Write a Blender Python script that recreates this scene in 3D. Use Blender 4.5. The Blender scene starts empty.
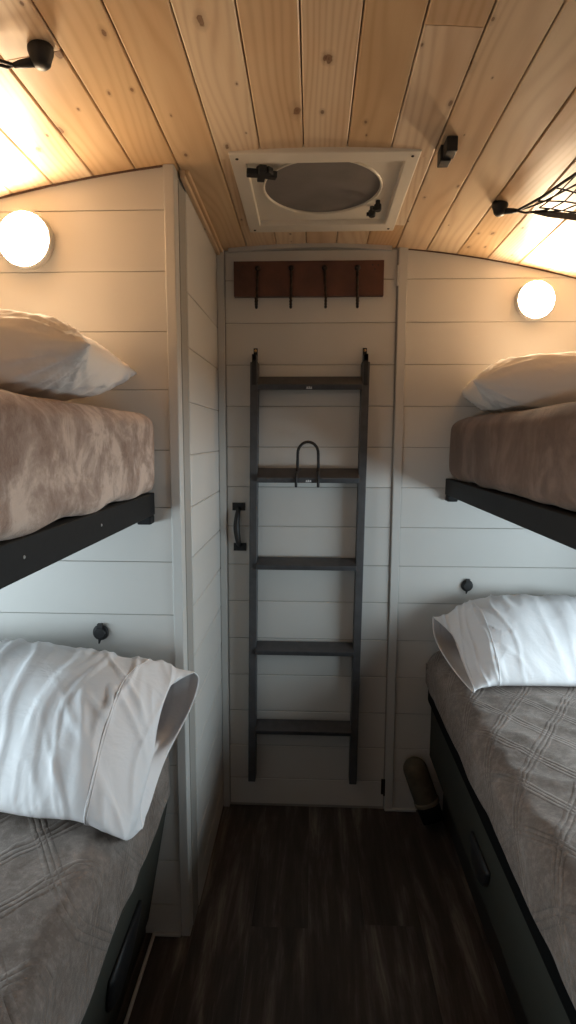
import bpy, bmesh, math, random
from mathutils import Vector, Matrix, noise

S = bpy.context.scene
C = S.collection
random.seed(7)

# ------------------------------------------------------------------ camera
def _n(v): return Vector(v).normalized()
cy_ = _n((24, 74, -570))
dd_ = Vector((-13, -4388, -570)); dd_ = (dd_ - cy_ * dd_.dot(cy_)).normalized()
cz_ = -dd_
cx_ = cy_.cross(cz_)
R3 = Matrix((cx_, cy_, cz_))
cam = bpy.data.objects.new('camera', bpy.data.cameras.new('camera'))
C.objects.link(cam)
cam.matrix_world = Matrix.Translation((0, 0, 1.28)) @ R3.to_4x4()
cam.data.sensor_fit = 'VERTICAL'
cam.data.sensor_height = 24.0
cam.data.lens = 570.0 / 1024.0 * 24.0
cam.data.clip_start = 0.02
S.camera = cam

# ------------------------------------------------------------------ light
S.view_settings.view_transform = 'Standard'
S.view_settings.look = 'None'
S.view_settings.gamma = 1.0
S.view_settings.use_curve_mapping = False
S.view_settings.exposure = -0.25
LAMP = 165.0
LAMP_FILL = 55.0     # dimmer unseen pair added at the foot of the bunks as warm fill
WIN_SIDE = 18.0      # daylight through the two bunk windows (W)
REAR_FILL = 4.5      # fill from behind the camera through an added rear window (W)
world = bpy.data.worlds.new('world'); S.world = world
world.use_nodes = True
world.node_tree.nodes['Background'].inputs[0].default_value = (0.62, 0.78, 1.0, 1)
world.node_tree.nodes['Background'].inputs[1].default_value = 0.6

def area_light(name, loc, rot, sx, sy, power, col):
    l = bpy.data.lights.new(name, 'AREA'); l.shape = 'RECTANGLE'
    l.size = sx; l.size_y = sy; l.energy = power; l.color = col
    o = bpy.data.objects.new(name, l); o.location = loc; o.rotation_euler = rot
    C.objects.link(o); return o
DAY = (0.76, 0.92, 1.0)
# daylight standing outside the window openings; the rear one is added fill
area_light('daylight_left', (-1.13, 0.62, 0.88), (0, -math.pi/2, 0), 0.36, 1.0, WIN_SIDE * 0.8, DAY)
area_light('daylight_right', (1.13, 1.0, 0.88), (0, math.pi/2, 0), 0.36, 1.0, WIN_SIDE, DAY)
area_light('rear_fill_light', (0, -1.53, 1.25), (math.pi/2, 0, math.pi), 0.6, 0.6, REAR_FILL, (0.95, 0.96, 1.0))

# ------------------------------------------------------------------ helpers
W = 1.846      # back wall
L = 1.314      # head wall of the left bunks
XW = 1.05      # half width of the trailer
YR = -1.45     # rear wall
def ceil_z(x, y=None):
    y = W if y is None else y          # the roof drops a little towards the back wall
    return 1.868 + 0.03 * (W - y) - 0.162 * x * x

def tag(o, label=None, cat=None, group=None, kind=None):
    if label: o['label'] = label
    if cat: o['category'] = cat
    if group: o['group'] = group
    if kind: o['kind'] = kind
    return o

def obj(name, bm, mat, parent=None, smooth=False, bevel=0.0, seg=2, subsurf=0):
    me = bpy.data.meshes.new(name)
    bmesh.ops.recalc_face_normals(bm, faces=bm.faces[:])
    bm.to_mesh(me); bm.free()
    o = bpy.data.objects.new(name, me); C.objects.link(o)
    for m in (mat if isinstance(mat, (list, tuple)) else [mat]):
        me.materials.append(m)
    if smooth:
        for p in me.polygons: p.use_smooth = True
    if parent:
        o.parent = parent
        o.matrix_parent_inverse = Matrix.Translation(-Vector(parent.location))
    if bevel:
        b = o.modifiers.new('bevel', 'BEVEL'); b.width = bevel; b.segments = seg
        b.limit_method = 'ANGLE'; b.angle_limit = math.radians(35)
    if subsurf:
        s = o.modifiers.new('sub', 'SUBSURF'); s.levels = subsurf; s.render_levels = subsurf
    return o

def struct(name, bm, mat, **k):
    return tag(obj(name, bm, mat, **k), kind='structure')

def thing(name, label, cat, loc, group=None):
    o = bpy.data.objects.new(name, None); C.objects.link(o)
    o.location = loc; o.empty_display_size = 0.05
    return tag(o, label, cat, group)

def box(bm, x0, x1, y0, y1, z0, z1, mtx=None):
    vs = [bm.verts.new((x, y, z)) for z in (z0, z1) for y in (y0, y1) for x in (x0, x1)]
    if mtx is not None:
        for v in vs: v.co = mtx @ v.co
    for f in ((0, 2, 3, 1), (4, 5, 7, 6), (0, 1, 5, 4), (2, 6, 7, 3), (0, 4, 6, 2), (1, 3, 7, 5)):
        bm.faces.new([vs[i] for i in f])
    return vs

def prism(bm, pts, fn, d0, d1):
    """polygon pts (s,t) extruded between depths d0,d1 and placed by fn(s,t,d)"""
    a = [bm.verts.new(fn(s, t, d0)) for s, t in pts]
    b = [bm.verts.new(fn(s, t, d1)) for s, t in pts]
    bm.faces.new(a); bm.faces.new(b[::-1])
    n = len(pts)
    for i in range(n):
        j = (i + 1) % n
        bm.faces.new((a[i], b[i], b[j], a[j]))

def tube(bm, pts, r, seg=10, close=False, cap=True):
    pts = [Vector(p) for p in pts]
    n = len(pts); rings = []
    up = None
    for i, p in enumerate(pts):
        a = pts[i - 1] if (i > 0 or close) else pts[i]
        b = pts[(i + 1) % n] if (i < n - 1 or close) else pts[i]
        d = (b - a).normalized()
        if up is None:
            up = Vector((0, 0, 1)) if abs(d.z) < 0.9 else Vector((1, 0, 0))
        s = d.cross(up)
        if s.length < 1e-5: s = d.cross(Vector((0, 1, 0.01)))
        s.normalize(); up = s.cross(d).normalized()
        rr = r[i] if isinstance(r, (list, tuple)) else r
        rings.append([bm.verts.new(p + (s * math.cos(2*math.pi*k/seg) + up * math.sin(2*math.pi*k/seg)) * rr) for k in range(seg)])
    m = n if close else n - 1
    for i in range(m):
        A, B = rings[i], rings[(i + 1) % n]
        for k in range(seg):
            k2 = (k + 1) % seg
            bm.faces.new((A[k], A[k2], B[k2], B[k]))
    if cap and not close:
        bm.faces.new(rings[0][::-1]); bm.faces.new(rings[-1])

def lathe(bm, prof, mtx, seg=32):
    """prof: (r,z) list, axis z, placed by mtx"""
    rings = []
    for r, z in prof:
        if r < 1e-6: rings.append([bm.verts.new(mtx @ Vector((0, 0, z)))])
        else: rings.append([bm.verts.new(mtx @ Vector((r*math.cos(2*math.pi*k/seg), r*math.sin(2*math.pi*k/seg), z))) for k in range(seg)])
    for A, B in zip(rings, rings[1:]):
        if len(A) == 1 and len(B) == 1: continue
        for k in range(seg):
            k2 = (k + 1) % seg
            if len(A) == 1: bm.faces.new((A[0], B[k], B[k2]))
            elif len(B) == 1: bm.faces.new((A[k], A[k2], B[0]))
            else: bm.faces.new((A[k], A[k2], B[k2], B[k]))

def place(loc, axis=(0, 0, 1)):
    q = Vector((0, 0, 1)).rotation_difference(Vector(axis).normalized())
    return Matrix.Translation(loc) @ q.to_matrix().to_4x4()

def cr(p0, p1, p2, p3, t):
    return 0.5 * ((2*p1) + (p2-p0)*t + (2*p0-5*p1+4*p2-p3)*t*t + (3*p1-p0-3*p2+p3)*t*t*t)

def spline(pts, n, close=False):
    pts = [Vector(p) for p in pts]; N = len(pts); out = []
    segs = N if close else N - 1
    for i in range(segs):
        g = (lambda k: pts[k % N]) if close else (lambda k: pts[max(0, min(N-1, k))])
        for j in range(n):
            out.append(cr(g(i-1), g(i), g(i+1), g(i+2), j / n))
    if not close: out.append(pts[-1].copy())
    return out

# ------------------------------------------------------------------ materials
def mat(name, col, rough=0.6, metal=0.0, spec=0.5, **k):
    m = bpy.data.materials.new(name); m.use_nodes = True
    b = m.node_tree.nodes['Principled BSDF']
    b.inputs['Base Color'].default_value = (*col, 1)
    b.inputs['Roughness'].default_value = rough
    b.inputs['Metallic'].default_value = metal
    b.inputs['Specular IOR Level'].default_value = spec
    for kk, v in k.items(): b.inputs[kk.replace('_', ' ')].default_value = v
    return m

class NT:
    def __init__(s, m): s.m = m; s.t = m.node_tree; s.b = s.t.nodes['Principled BSDF']
    def new(s, ty, **k):
        n = s.t.nodes.new(ty)
        for a, v in k.items():
            if a.startswith('i_'): n.inputs[a[2:].replace('_', ' ')].default_value = v
            else: setattr(n, a, v)
        return n
    def link(s, a, b): s.t.links.new(a, b)
    def math(s, op, a, b=None):
        n = s.new('ShaderNodeMath', operation=op)
        for i, v in enumerate((a, b)):
            if v is None: continue
            if isinstance(v, (int, float)): n.inputs[i].default_value = v
            else: s.link(v, n.inputs[i])
        return n.outputs[0]
    def mix(s, fac, a, b, blend='MIX'):
        n = s.new('ShaderNodeMix', data_type='RGBA', blend_type=blend)
        for i, v in ((0, fac), (6, a), (7, b)):
            if isinstance(v, (int, float)): n.inputs[i].default_value = v
            elif isinstance(v, tuple): n.inputs[i].default_value = (*v, 1) if len(v) == 3 else v
            else: s.link(v, n.inputs[i])
        return n.outputs[2]
    def ramp(s, fac, stops):
        n = s.new('ShaderNodeValToRGB'); s.link(fac, n.inputs[0])
        e = n.color_ramp.elements
        while len(e) < len(stops): e.new(0.5)
        for el, (p, c) in zip(e, stops): el.position = p; el.color = (*c, 1) if len(c) == 3 else c
        return n.outputs[0]
    def noise(s, vec, scale, detail=4, rough=0.55, dist=0.0):
        n = s.new('ShaderNodeTexNoise'); n.inputs['Scale'].default_value = scale
        n.inputs['Detail'].default_value = detail; n.inputs['Roughness'].default_value = rough
        n.inputs['Distortion'].default_value = dist
        if vec is not None: s.link(vec, n.inputs['Vector'])
        return n.outputs[0]
    def mapping(s, vec, scale=(1, 1, 1), rot=(0, 0, 0), loc=(0, 0, 0)):
        n = s.new('ShaderNodeMapping'); s.link(vec, n.inputs[0])
        n.inputs['Scale'].default_value = scale; n.inputs['Rotation'].default_value = rot
        n.inputs['Location'].default_value = loc
        return n.outputs[0]
    def coord(s): return s.new('ShaderNodeTexCoord').outputs['Object']
    def bump(s, h, strength=0.3, dist=0.002, normal=None):
        n = s.new('ShaderNodeBump'); n.inputs['Strength'].default_value = strength
        n.inputs['Distance'].default_value = dist; s.link(h, n.inputs['Height'])
        if normal is not None: s.link(normal, n.inputs['Normal'])
        return n.outputs[0]

def painted(name, col, rough=0.45, amt=0.06):
    m = mat(name, col, rough); n = NT(m)
    c = n.coord()
    v = n.noise(c, 6, 3)
    g = n.noise(n.mapping(c, (60, 60, 400)), 1.0, 4)
    rnd = n.new('ShaderNodeNewGeometry').outputs['Random Per Island']
    a = n.math('ADD', n.math('MULTIPLY', v, amt * 1.2), n.math('MULTIPLY', rnd, amt))
    k = n.math('ADD', a, 1.0 - amt * 1.1)
    cc = n.new('ShaderNodeCombineColor')
    for i in range(3): n.link(k, cc.inputs[i])
    n.link(n.mix(1.0, col, cc.outputs[0], 'MULTIPLY'), n.b.inputs['Base Color'])
    n.link(n.bump(g, 0.12, 0.001), n.b.inputs['Normal'])
    return m

def pine():
    m = mat('pine_board', (0.6, 0.4, 0.22), 0.42, spec=0.35); n = NT(m)
    c = n.coord()
    rnd = n.new('ShaderNodeNewGeometry').outputs['Random Per Island']
    off = n.new('ShaderNodeCombineXYZ')
    n.link(n.math('MULTIPLY', rnd, 37.0), off.inputs[0]); n.link(n.math('MULTIPLY', rnd, 91.0), off.inputs[1])
    va = n.new('ShaderNodeVectorMath', operation='ADD'); n.link(c, va.inputs[0]); n.link(off.outputs[0], va.inputs[1])
    p = va.outputs[0]
    warp = n.noise(n.mapping(p, (4, 0.7, 0)), 1.0, 2)
    sx = n.new('ShaderNodeSeparateXYZ'); n.link(p, sx.inputs[0])
    t = n.math('ADD', n.math('MULTIPLY', sx.outputs[0], 150.0), n.math('MULTIPLY', warp, 45.0))
    rings = n.math('POWER', n.math('MULTIPLY', n.math('ADD', n.math('SINE', n.math('MULTIPLY', t, 2.4)), 1.0), 0.5), 2.0)
    fine = n.noise(n.mapping(p, (260, 5.0, 0)), 1.0, 3, 0.6)
    base = n.ramp(rnd, [(0.0, (0.60, 0.39, 0.21)), (0.25, (0.84, 0.68, 0.49)), (0.45, (0.66, 0.46, 0.26)), (0.7, (0.90, 0.75, 0.57)), (0.85, (0.72, 0.50, 0.32)), (1.0, (0.82, 0.66, 0.46))])
    big = n.noise(n.mapping(p, (9, 1.8, 0)), 1.0, 3)
    col = n.mix(n.ramp(big, [(0.42, (0, 0, 0)), (0.7, (0.5,)*3)]), base, (0.60, 0.36, 0.18))
    amt = n.math('ADD', 0.06, n.math('MULTIPLY', big, 0.42))
    col = n.mix(n.math('MULTIPLY', rings, amt), col, (0.42, 0.22, 0.09))
    col = n.mix(n.math('MULTIPLY', fine, 0.16), col, (0.40, 0.24, 0.12))
    wob = n.math('MULTIPLY', n.math('SUBTRACT', n.noise(p, 70, 2), 0.5), 0.10)
    for sc, thr, size in (((10.5, 5.2, 0), 0.60, 0.62), ((26, 12, 0), 0.82, 0.75)):
        vo = n.new('ShaderNodeTexVoronoi', feature='F1', voronoi_dimensions='2D')
        n.link(n.mapping(p, sc), vo.inputs['Vector']); vo.inputs['Scale'].default_value = 1.0
        sep = n.new('ShaderNodeSeparateColor'); n.link(vo.outputs['Color'], sep.inputs[0])
        pick = n.math('GREATER_THAN', sep.outputs[0], thr)
        d = n.math('DIVIDE', n.math('ADD', vo.outputs['Distance'], wob), n.math('ADD', 0.45, n.math('MULTIPLY', sep.outputs[1], 0.9)))
        kn = n.ramp(d, [(0.0, (1, 1, 1)), (0.05 * size, (0.85,)*3), (0.075 * size, (1, 1, 1)), (0.10 * size, (0.32,)*3), (0.26 * size, (0, 0, 0))])
        col = n.mix(n.math('MULTIPLY', n.math('MULTIPLY', kn, pick), 0.88), col, (0.14, 0.055, 0.022))
    n.link(col, n.b.inputs['Base Color'])
    n.link(n.bump(fine, 0.08, 0.001), n.b.inputs['Normal'])
    n.link(n.ramp(fine, [(0.2, (0.34,)*3), (0.8, (0.5,)*3)]), n.b.inputs['Roughness'])
    return m

def floor_mat():
    m = mat('dark_plank_floor', (0.06, 0.05, 0.045), 0.5, spec=0.35); n = NT(m)
    c = n.coord()
    rnd = n.new('ShaderNodeNewGeometry').outputs['Random Per Island']
    off = n.new('ShaderNodeCombineXYZ')
    n.link(n.math('MULTIPLY', rnd, 31.0), off.inputs[1])
    va = n.new('ShaderNodeVectorMath', operation='ADD'); n.link(c, va.inputs[0]); n.link(off.outputs[0], va.inputs[1])
    p = va.outputs[0]
    a = n.noise(n.mapping(p, (22, 2.4, 1)), 1.0, 6, 0.65, 0.4)
    b = n.noise(n.mapping(p, (120, 14, 1)), 1.0, 4, 0.6)
    col = n.ramp(a, [(0.30, (0.030, 0.024, 0.021)), (0.5, (0.085, 0.071, 0.062)), (0.58, (0.15, 0.128, 0.113)), (0.70, (0.34, 0.30, 0.265))])
    col = n.mix(n.math('MULTIPLY', b, 0.5), col, (0.03, 0.024, 0.02))
    col = n.mix(n.math('MULTIPLY', rnd, 0.3), col, (0.05, 0.038, 0.03))
    n.link(col, n.b.inputs['Base Color'])
    n.link(n.bump(b, 0.2, 0.001), n.b.inputs['Normal'])
    return m

def plush(name, c0, c1, scale=9.0, quilt=False, mottle=0.12, streak=(1, 1, 1), amp=0.5):
    m = mat(name, c0, 0.9, spec=0.15, Sheen_Weight=0.3, Sheen_Roughness=0.35); n = NT(m)
    n.b.inputs['Sheen Tint'].default_value = (0.95, 0.86, 0.80, 1)
    c = n.coord()
    a = n.noise(n.mapping(c, streak), scale, 5, 0.66, 0.45)
    f = n.ramp(a, [(0.40, (0, 0, 0)), (0.50, (0.30, 0.30, 0.30)), (0.60, (0.95, 0.95, 0.95))])
    base = n.mix(f, c0, c1)
    mot = n.noise(c, 75, 4, 0.7)
    n.link(n.mix(n.ramp(mot, [(0.45, (0, 0, 0)), (0.75, (mottle,)*3)]), base, tuple(min(1, v * 1.9) for v in c1)), n.b.inputs['Base Color'])
    fz = n.noise(c, 420, 3, 0.7)
    md = n.noise(c, 34, 3, 0.6)
    h = n.math('ADD', n.math('MULTIPLY', fz, 0.7), n.math('MULTIPLY', md, amp))
    if quilt:
        ws = None
        for ang in (0.62, -0.62):
            r = n.mapping(c, (1, 1, 1), (0, 0, ang))
            s = n.new('ShaderNodeSeparateXYZ'); n.link(r, s.inputs[0])
            v = n.math('ADD', s.outputs[0], n.math('MULTIPLY', s.outputs[2], 0.5))
            fr = n.math('FRACT', n.math('MULTIPLY', v, 1/0.105))
            inb = n.math('LESS_THAN', fr, 0.27)
            tri = n.math('ABSOLUTE', n.math('SINE', n.math('MULTIPLY', fr, math.pi / 0.09)))
            ln = n.math('MULTIPLY', inb, n.math('SUBTRACT', 1.0, n.math('POWER', tri, 0.5)))
            ws = ln if ws is None else n.math('MAXIMUM', ws, ln)
        h = n.math('SUBTRACT', h, n.math('MULTIPLY', ws, 1.3))
    n.link(n.bump(h, 0.55, 0.004), n.b.inputs['Normal'])
    return m

def cotton(name, col):
    m = mat(name, col, 0.75, spec=0.25, Sheen_Weight=0.15); n = NT(m)
    c = n.coord()
    h = n.math('ADD', n.math('MULTIPLY', n.noise(c, 14, 3, 0.5, 0.6), 1.0), n.math('MULTIPLY', n.noise(c, 900, 2), 0.03))
    n.link(n.bump(h, 0.35, 0.012), n.b.inputs['Normal'])
    return m

def speck(name, col, rough=0.5, amt=0.3, scale=30, bump=0.1, **k):
    m = mat(name, col, rough, **k); n = NT(m)
    a = n.noise(n.coord(), scale, 4)
    lo = tuple(v * (1 - amt) for v in col); hi = tuple(min(1, v * (1 + amt)) for v in col)
    n.link(n.ramp(a, [(0.3, lo), (0.7, hi)]), n.b.inputs['Base Color'])
    n.link(n.bump(a, bump, 0.001), n.b.inputs['Normal'])
    return m

M = dict(
    white=painted('white_painted_shiplap', (0.60, 0.585, 0.555)),
    trimw=painted('white_painted_trim', (0.55, 0.54, 0.515), 0.5, 0.04),
    groove=mat('groove_painted_gap', (0.33, 0.315, 0.29), 0.8),
    pine=pine(), floor=floor_mat(),
    black=speck('black_steel', (0.006, 0.006, 0.0065), 0.65, 0.25, 60, spec=0.3),
    blackplastic=speck('black_plastic', (0.012, 0.012, 0.013), 0.55, 0.2, 80),
    iron=speck('dark_iron', (0.03, 0.022, 0.018), 0.5, 0.4, 90, 0.3, metal=0.6),
    brass=mat('brass_screw', (0.55, 0.36, 0.16), 0.35, 0.9),
    steel=mat('steel_screw', (0.6, 0.6, 0.6), 0.35, 0.9),
    ladder=speck('charcoal_ladder_paint', (0.062, 0.061, 0.064), 0.5, 0.18, 40),
    sticker=mat('white_sticker', (0.7, 0.7, 0.7), 0.5),
    walnut=speck('walnut_stained_board', (0.105, 0.038, 0.022), 0.5, 0.35, 12),
    plush_u=plush('taupe_plush_upper', (0.27, 0.185, 0.148), (0.60, 0.475, 0.40), 10.0, streak=(1, 1, 1)),
    plush_ur=plush('brown_plush_upper', (0.095, 0.062, 0.047), (0.175, 0.120, 0.095), 7.0, streak=(1.5, 1.2, 0.8)),
    plush_l=plush('taupe_quilted_plush', (0.165, 0.135, 0.117), (0.26, 0.22, 0.196), 6.0, quilt=True, mottle=0.35),
    cotton=cotton('white_cotton', (0.84, 0.83, 0.84)),
    sateen=cotton('white_sateen', (0.88, 0.82, 0.76)),
    bench=speck('dark_green_cabinet_paint', (0.034, 0.034, 0.025), 0.75, 0.08, 5, 0.03),
    case=mat('black_mattress_case', (0.004, 0.004, 0.004), 0.9, spec=0.1),
    kick=mat('dark_toe_kick', (0.03, 0.028, 0.026), 0.7),
    vent=speck('cream_vent_plastic', (0.74, 0.68, 0.58), 0.4, 0.04, 8, 0.02),
    mesh=speck('grey_insect_screen', (0.20, 0.18, 0.17), 0.55, 0.15, 8, 0.1),
    cord=speck('black_cord', (0.015, 0.013, 0.012), 0.6, 0.3, 200),
    webbing=speck('charcoal_webbing', (0.035, 0.03, 0.028), 0.75, 0.3, 150),
    alu=mat('pale_metal_strip', (0.62, 0.63, 0.62), 0.3, 0.7),
    khaki=speck('dark_khaki_canvas', (0.10, 0.082, 0.055), 0.8, 0.3, 25, 0.3),
    khaki2=mat('khaki_cuff', (0.17, 0.14, 0.10), 0.8),
    glass=mat('window_glass', (0.9, 0.95, 1), 0.05, Transmission_Weight=1.0),
)
for nm_, st_ in (('glow_fill', LAMP_FILL), ('glow', LAMP)):
  e = bpy.data.materials.new('lamp_diffuser_' + nm_); e.use_nodes = True
  eb = e.node_tree.nodes['Principled BSDF']
  eb.inputs['Base Color'].default_value = (1, 0.95, 0.88, 1)
  eb.inputs['Emission Color'].default_value = (1.0, 0.76, 0.50, 1)
  eb.inputs['Emission Strength'].default_value = st_
  M[nm_] = e

# ------------------------------------------------------------------ setting
# floor: vinyl planks running towards the door
bm = bmesh.new()
pw = 0.15
x = -XW
row = 0
while x < XW - 1e-4:
    y = YR - random.random() * 0.9
    while y < W + 0.02:
        y1 = y + 0.95
        a, b = max(y, YR), min(y1, W + 0.03)
        if b > a: box(bm, x + 0.0002, min(x + pw, XW) - 0.0002, a + 0.0001, b - 0.0001, -0.012, 0.0)
        y = y1
    x += pw; row += 1
box(bm, -XW - 0.05, XW + 0.05, YR - 0.05, W + 0.08, -0.03, -0.0115)
struct('floor', bm, M['floor'])

# ceiling: tongue and groove pine boards following the arched roof
bm = bmesh.new()
bw = 0.0918
xs0 = 0.0691
k0 = int(math.floor((-XW - xs0) / bw)) ; k1 = int(math.ceil((XW - xs0) / bw))
VX0, VX1, VY0, VY1 = -0.160, 0.205, 1.315, 1.676      # opening of the roof vent
for k in range(k0, k1):
    xa = xs0 + k * bw; xb = xa + bw
    joints = {0: [-0.35], 1: [0.943], -1: [-0.6], -6: [0.946], -3: [0.1], 3: [0.3], 5: [0.62], 2: [-0.9]}.get(k, [-0.2 - 0.4 * ((k * 7) % 3)])
    ys = [YR - 0.05] + sorted(joints) + [W + 0.04]
    for ya, yb in zip(ys, ys[1:]):
        pieces = [(xa, xb, ya, yb)]
        if xb > VX0 and xa < VX1 and ya < VY0 and yb > VY1:
            pieces = [(xa, xb, ya, VY0), (xa, xb, VY1, yb)]
            if xa < VX0 - 0.006: pieces.append((xa, VX0, VY0, VY1))
            if xb > VX1 + 0.006: pieces.append((VX1, xb, VY0, VY1))
        for (pa, pb, qa, qb) in pieces:
            g = 0.0010; cch = 0.0022
            xs = [pa + g, pa + g + cch, (pa + pb) / 2, pb - g - cch, pb - g]
            prof = [(q, ceil_z(q) + d) for q, d in zip(xs, [cch, 0, 0, 0, cch])]
            top = [(pb - g, ceil_z(pb) + 0.012), (pa + g, ceil_z(pa) + 0.012)]
            e0 = 0.0008 if qa == ya else 0.0; e1 = 0.0008 if qb == yb else 0.0
            prism(bm, prof + top, lambda s, t, d: (s, d, t + 0.03 * (W - d)), qa + e0, qb - e1)
struct('ceiling', bm, M['pine'])
bm = bmesh.new()
N = 24
for i in range(N):
    xa = -XW - 0.05 + (2*XW + 0.1) * i / N; xb = -XW - 0.05 + (2*XW + 0.1) * (i + 1) / N
    prism(bm, [(xa, ceil_z(xa) + 0.0125), (xb, ceil_z(xb) + 0.0125), (xb, ceil_z(xb) + 0.03), (xa, ceil_z(xa) + 0.03)],
          lambda s, t, d: (s, d, t + 0.03 * (W - d)), YR - 0.05, W + 0.06)
struct('ceiling_backing', bm, mat('dark_roof_gap', (0.12, 0.07, 0.04), 0.9)).name = 'ceiling_underlay'

PL = [1.766, 1.637, 1.509, 1.380, 1.251, 1.122, 0.992, 0.864, 0.739, 0.610, 0.481, 0.352, 0.226, 0.104]
def shiplap(bm, s0, s1, fn, lines, zb, top=None, d=0.0, th=0.012, gap=0.0008):
    """planks between s0..s1; fn(s,z,depth) depth grows out of the wall"""
    zs = [None] + lines + [zb]
    for i in range(len(zs) - 1):
        z0 = zs[i+1] + gap
        zt = 9.0 if zs[i] is None else zs[i] - gap
        f = (lambda q: min(zt, top(q))) if top else (lambda q: min(zt, 1.86))
        n = 60
        ss = [s0 + (s1 - s0) * k / n for k in range(n + 1)]
        ok = [q for q in ss if f(q) > z0 + 0.001]
        if len(ok) < 2: continue
        if all(abs(f(q) - zt) < 1e-6 for q in ok): tops = [ok[0], ok[-1]]
        else: tops = ok[::4] if (len(ok) - 1) % 4 == 0 else ok[::4] + [ok[-1]]
        pts = [(ok[0], z0), (ok[-1], z0)] + [(q, f(q)) for q in reversed(tops)]
        prism(bm, pts, fn, d - th, d)

back = lambda s, z, d: (s, W - d, z)
ctop = lambda s: ceil_z(s) + 0.004
# back wall right of the door (head wall of the right bunks)
bm = bmesh.new()
shiplap(bm, 0.289, XW, back, PL, 0.0, ctop)
box(bm, -XW, -0.31, W + 0.0, W + 0.03, 0, 1.85)
struct('wall_back', bm, M['white'], bevel=0.0028, seg=3)
bm = bmesh.new(); box(bm, -0.34, XW + 0.05, W + 0.0025, W + 0.03, 0, 1.9)
struct('wall_back_underlay', bm, M['groove'])
# head wall of the left bunks
lefty = lambda s, z, d: (s, L - d, z)
PLl = [1.776, 1.647, 1.517, 1.388, 1.251, 1.117, 0.987, 0.857, 0.73, 0.60, 0.47, 0.34, 0.21, 0.085]
bm = bmesh.new()
shiplap(bm, -XW, -0.3285, lefty, PLl, 0.0, lambda s: ceil_z(s, L) + 0.004)
struct('wall_left_head', bm, M['white'], bevel=0.0028, seg=3)
bm = bmesh.new(); box(bm, -XW, -0.318, L + 0.0025, L + 0.02, 0, 1.84)
struct('wall_left_head_underlay', bm, M['groove'])
# partition side face towards the aisle
side = lambda s, z, d: (-0.2995 + d, s, z)
bm = bmesh.new()
PLs = [1.624, 1.496, 1.366, 1.238, 1.108, 0.979, 0.851, 0.72, 0.592, 0.463, 0.334, 0.206, 0.085]
shiplap(bm, 1.406, W - 0.002, side, PLs, 0.0, lambda s: ceil_z(0.3, s) + 0.003)
struct('wall_partition', bm, M['white'], bevel=0.0028, seg=3)
bm = bmesh.new(); box(bm, -0.318, -0.3020, L + 0.03, W, 0, 1.85)
struct('wall_partition_underlay', bm, M['groove'])
# corner post
bm = bmesh.new(); box(bm, -0.328, -0.304, L - 0.006, L + 0.088, 0, 1.868)
struct('trim_1', bm, M['trimw'], bevel=0.003, seg=3)
# vertical strip in the back left corner, and the strip right of the door
bm = bmesh.new(); box(bm, -0.2985, -0.2775, W - 0.012, W + 0.01, 0, 1.862)
struct('trim_2', bm, M['trimw'], bevel=0.0015)
bm = bmesh.new(); box(bm, 0.2615, 0.2875, W - 0.009, W + 0.01, 0, 1.858)
struct('trim_3', bm, M['trimw'], bevel=0.0015)
# pine moulding along the top of the partition
bm = bmesh.new()
for v in box(bm, -0.2995, -0.2880, L + 0.03, W, 1.838, 1.858) + box(bm, -0.2880, -0.2790, L + 0.03, W, 1.846, 1.858):
    v.co.z += 0.03 * (W - v.co.y)
struct('trim_4', bm, M['pine'], bevel=0.002)
# pale bent strip closing the roof line above the door
bm = bmesh.new()
for i in range(12):
    xa = -0.262 + 0.50 * i / 12; xb = -0.262 + 0.50 * (i + 1) / 12
    prism(bm, [(xa, ceil_z(xa) - 0.011), (xb, ceil_z(xb) - 0.011), (xb, ceil_z(xb) + 0.002), (xa, ceil_z(xa) + 0.002)],
          lambda s, t, d: (s, d, t), W - 0.016, W + 0.01)
bmesh.ops.remove_doubles(bm, verts=bm.verts[:], dist=1e-5)
struct('trim_5', bm, M['alu'])
# dark joint line under the arched ceiling, right and left
for nm, xa0, xb0, yy in (('trim_6', 0.29, XW, W), ('trim_7', -XW, -0.33, L)):
    bm = bmesh.new()
    pts = [(xa0 + (xb0 - xa0) * i / 20) for i in range(21)]
    tube(bm, [(q, yy - 0.002, ceil_z(q, yy) - 0.0015) for q in pts], 0.0022, 6)
    struct(nm, bm, mat('brown_joint', (0.10, 0.05, 0.03), 0.8))
# floor beads
bm = bmesh.new(); box(bm, 0.262, 0.37, W - 0.012, W, 0, 0.008)
struct('baseboard_back', bm, M['trimw'], bevel=0.002)
bm = bmesh.new(); box(bm, -0.40, -0.3285, L - 0.009, L, 0, 0.008)
struct('baseboard_left', bm, M['trimw'], bevel=0.002)
bm = bmesh.new(); box(bm, -0.402, -0.394, -0.3, L - 0.002, 0, 0.010)
struct('trim_8', bm, M['trimw'], bevel=0.003)

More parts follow.
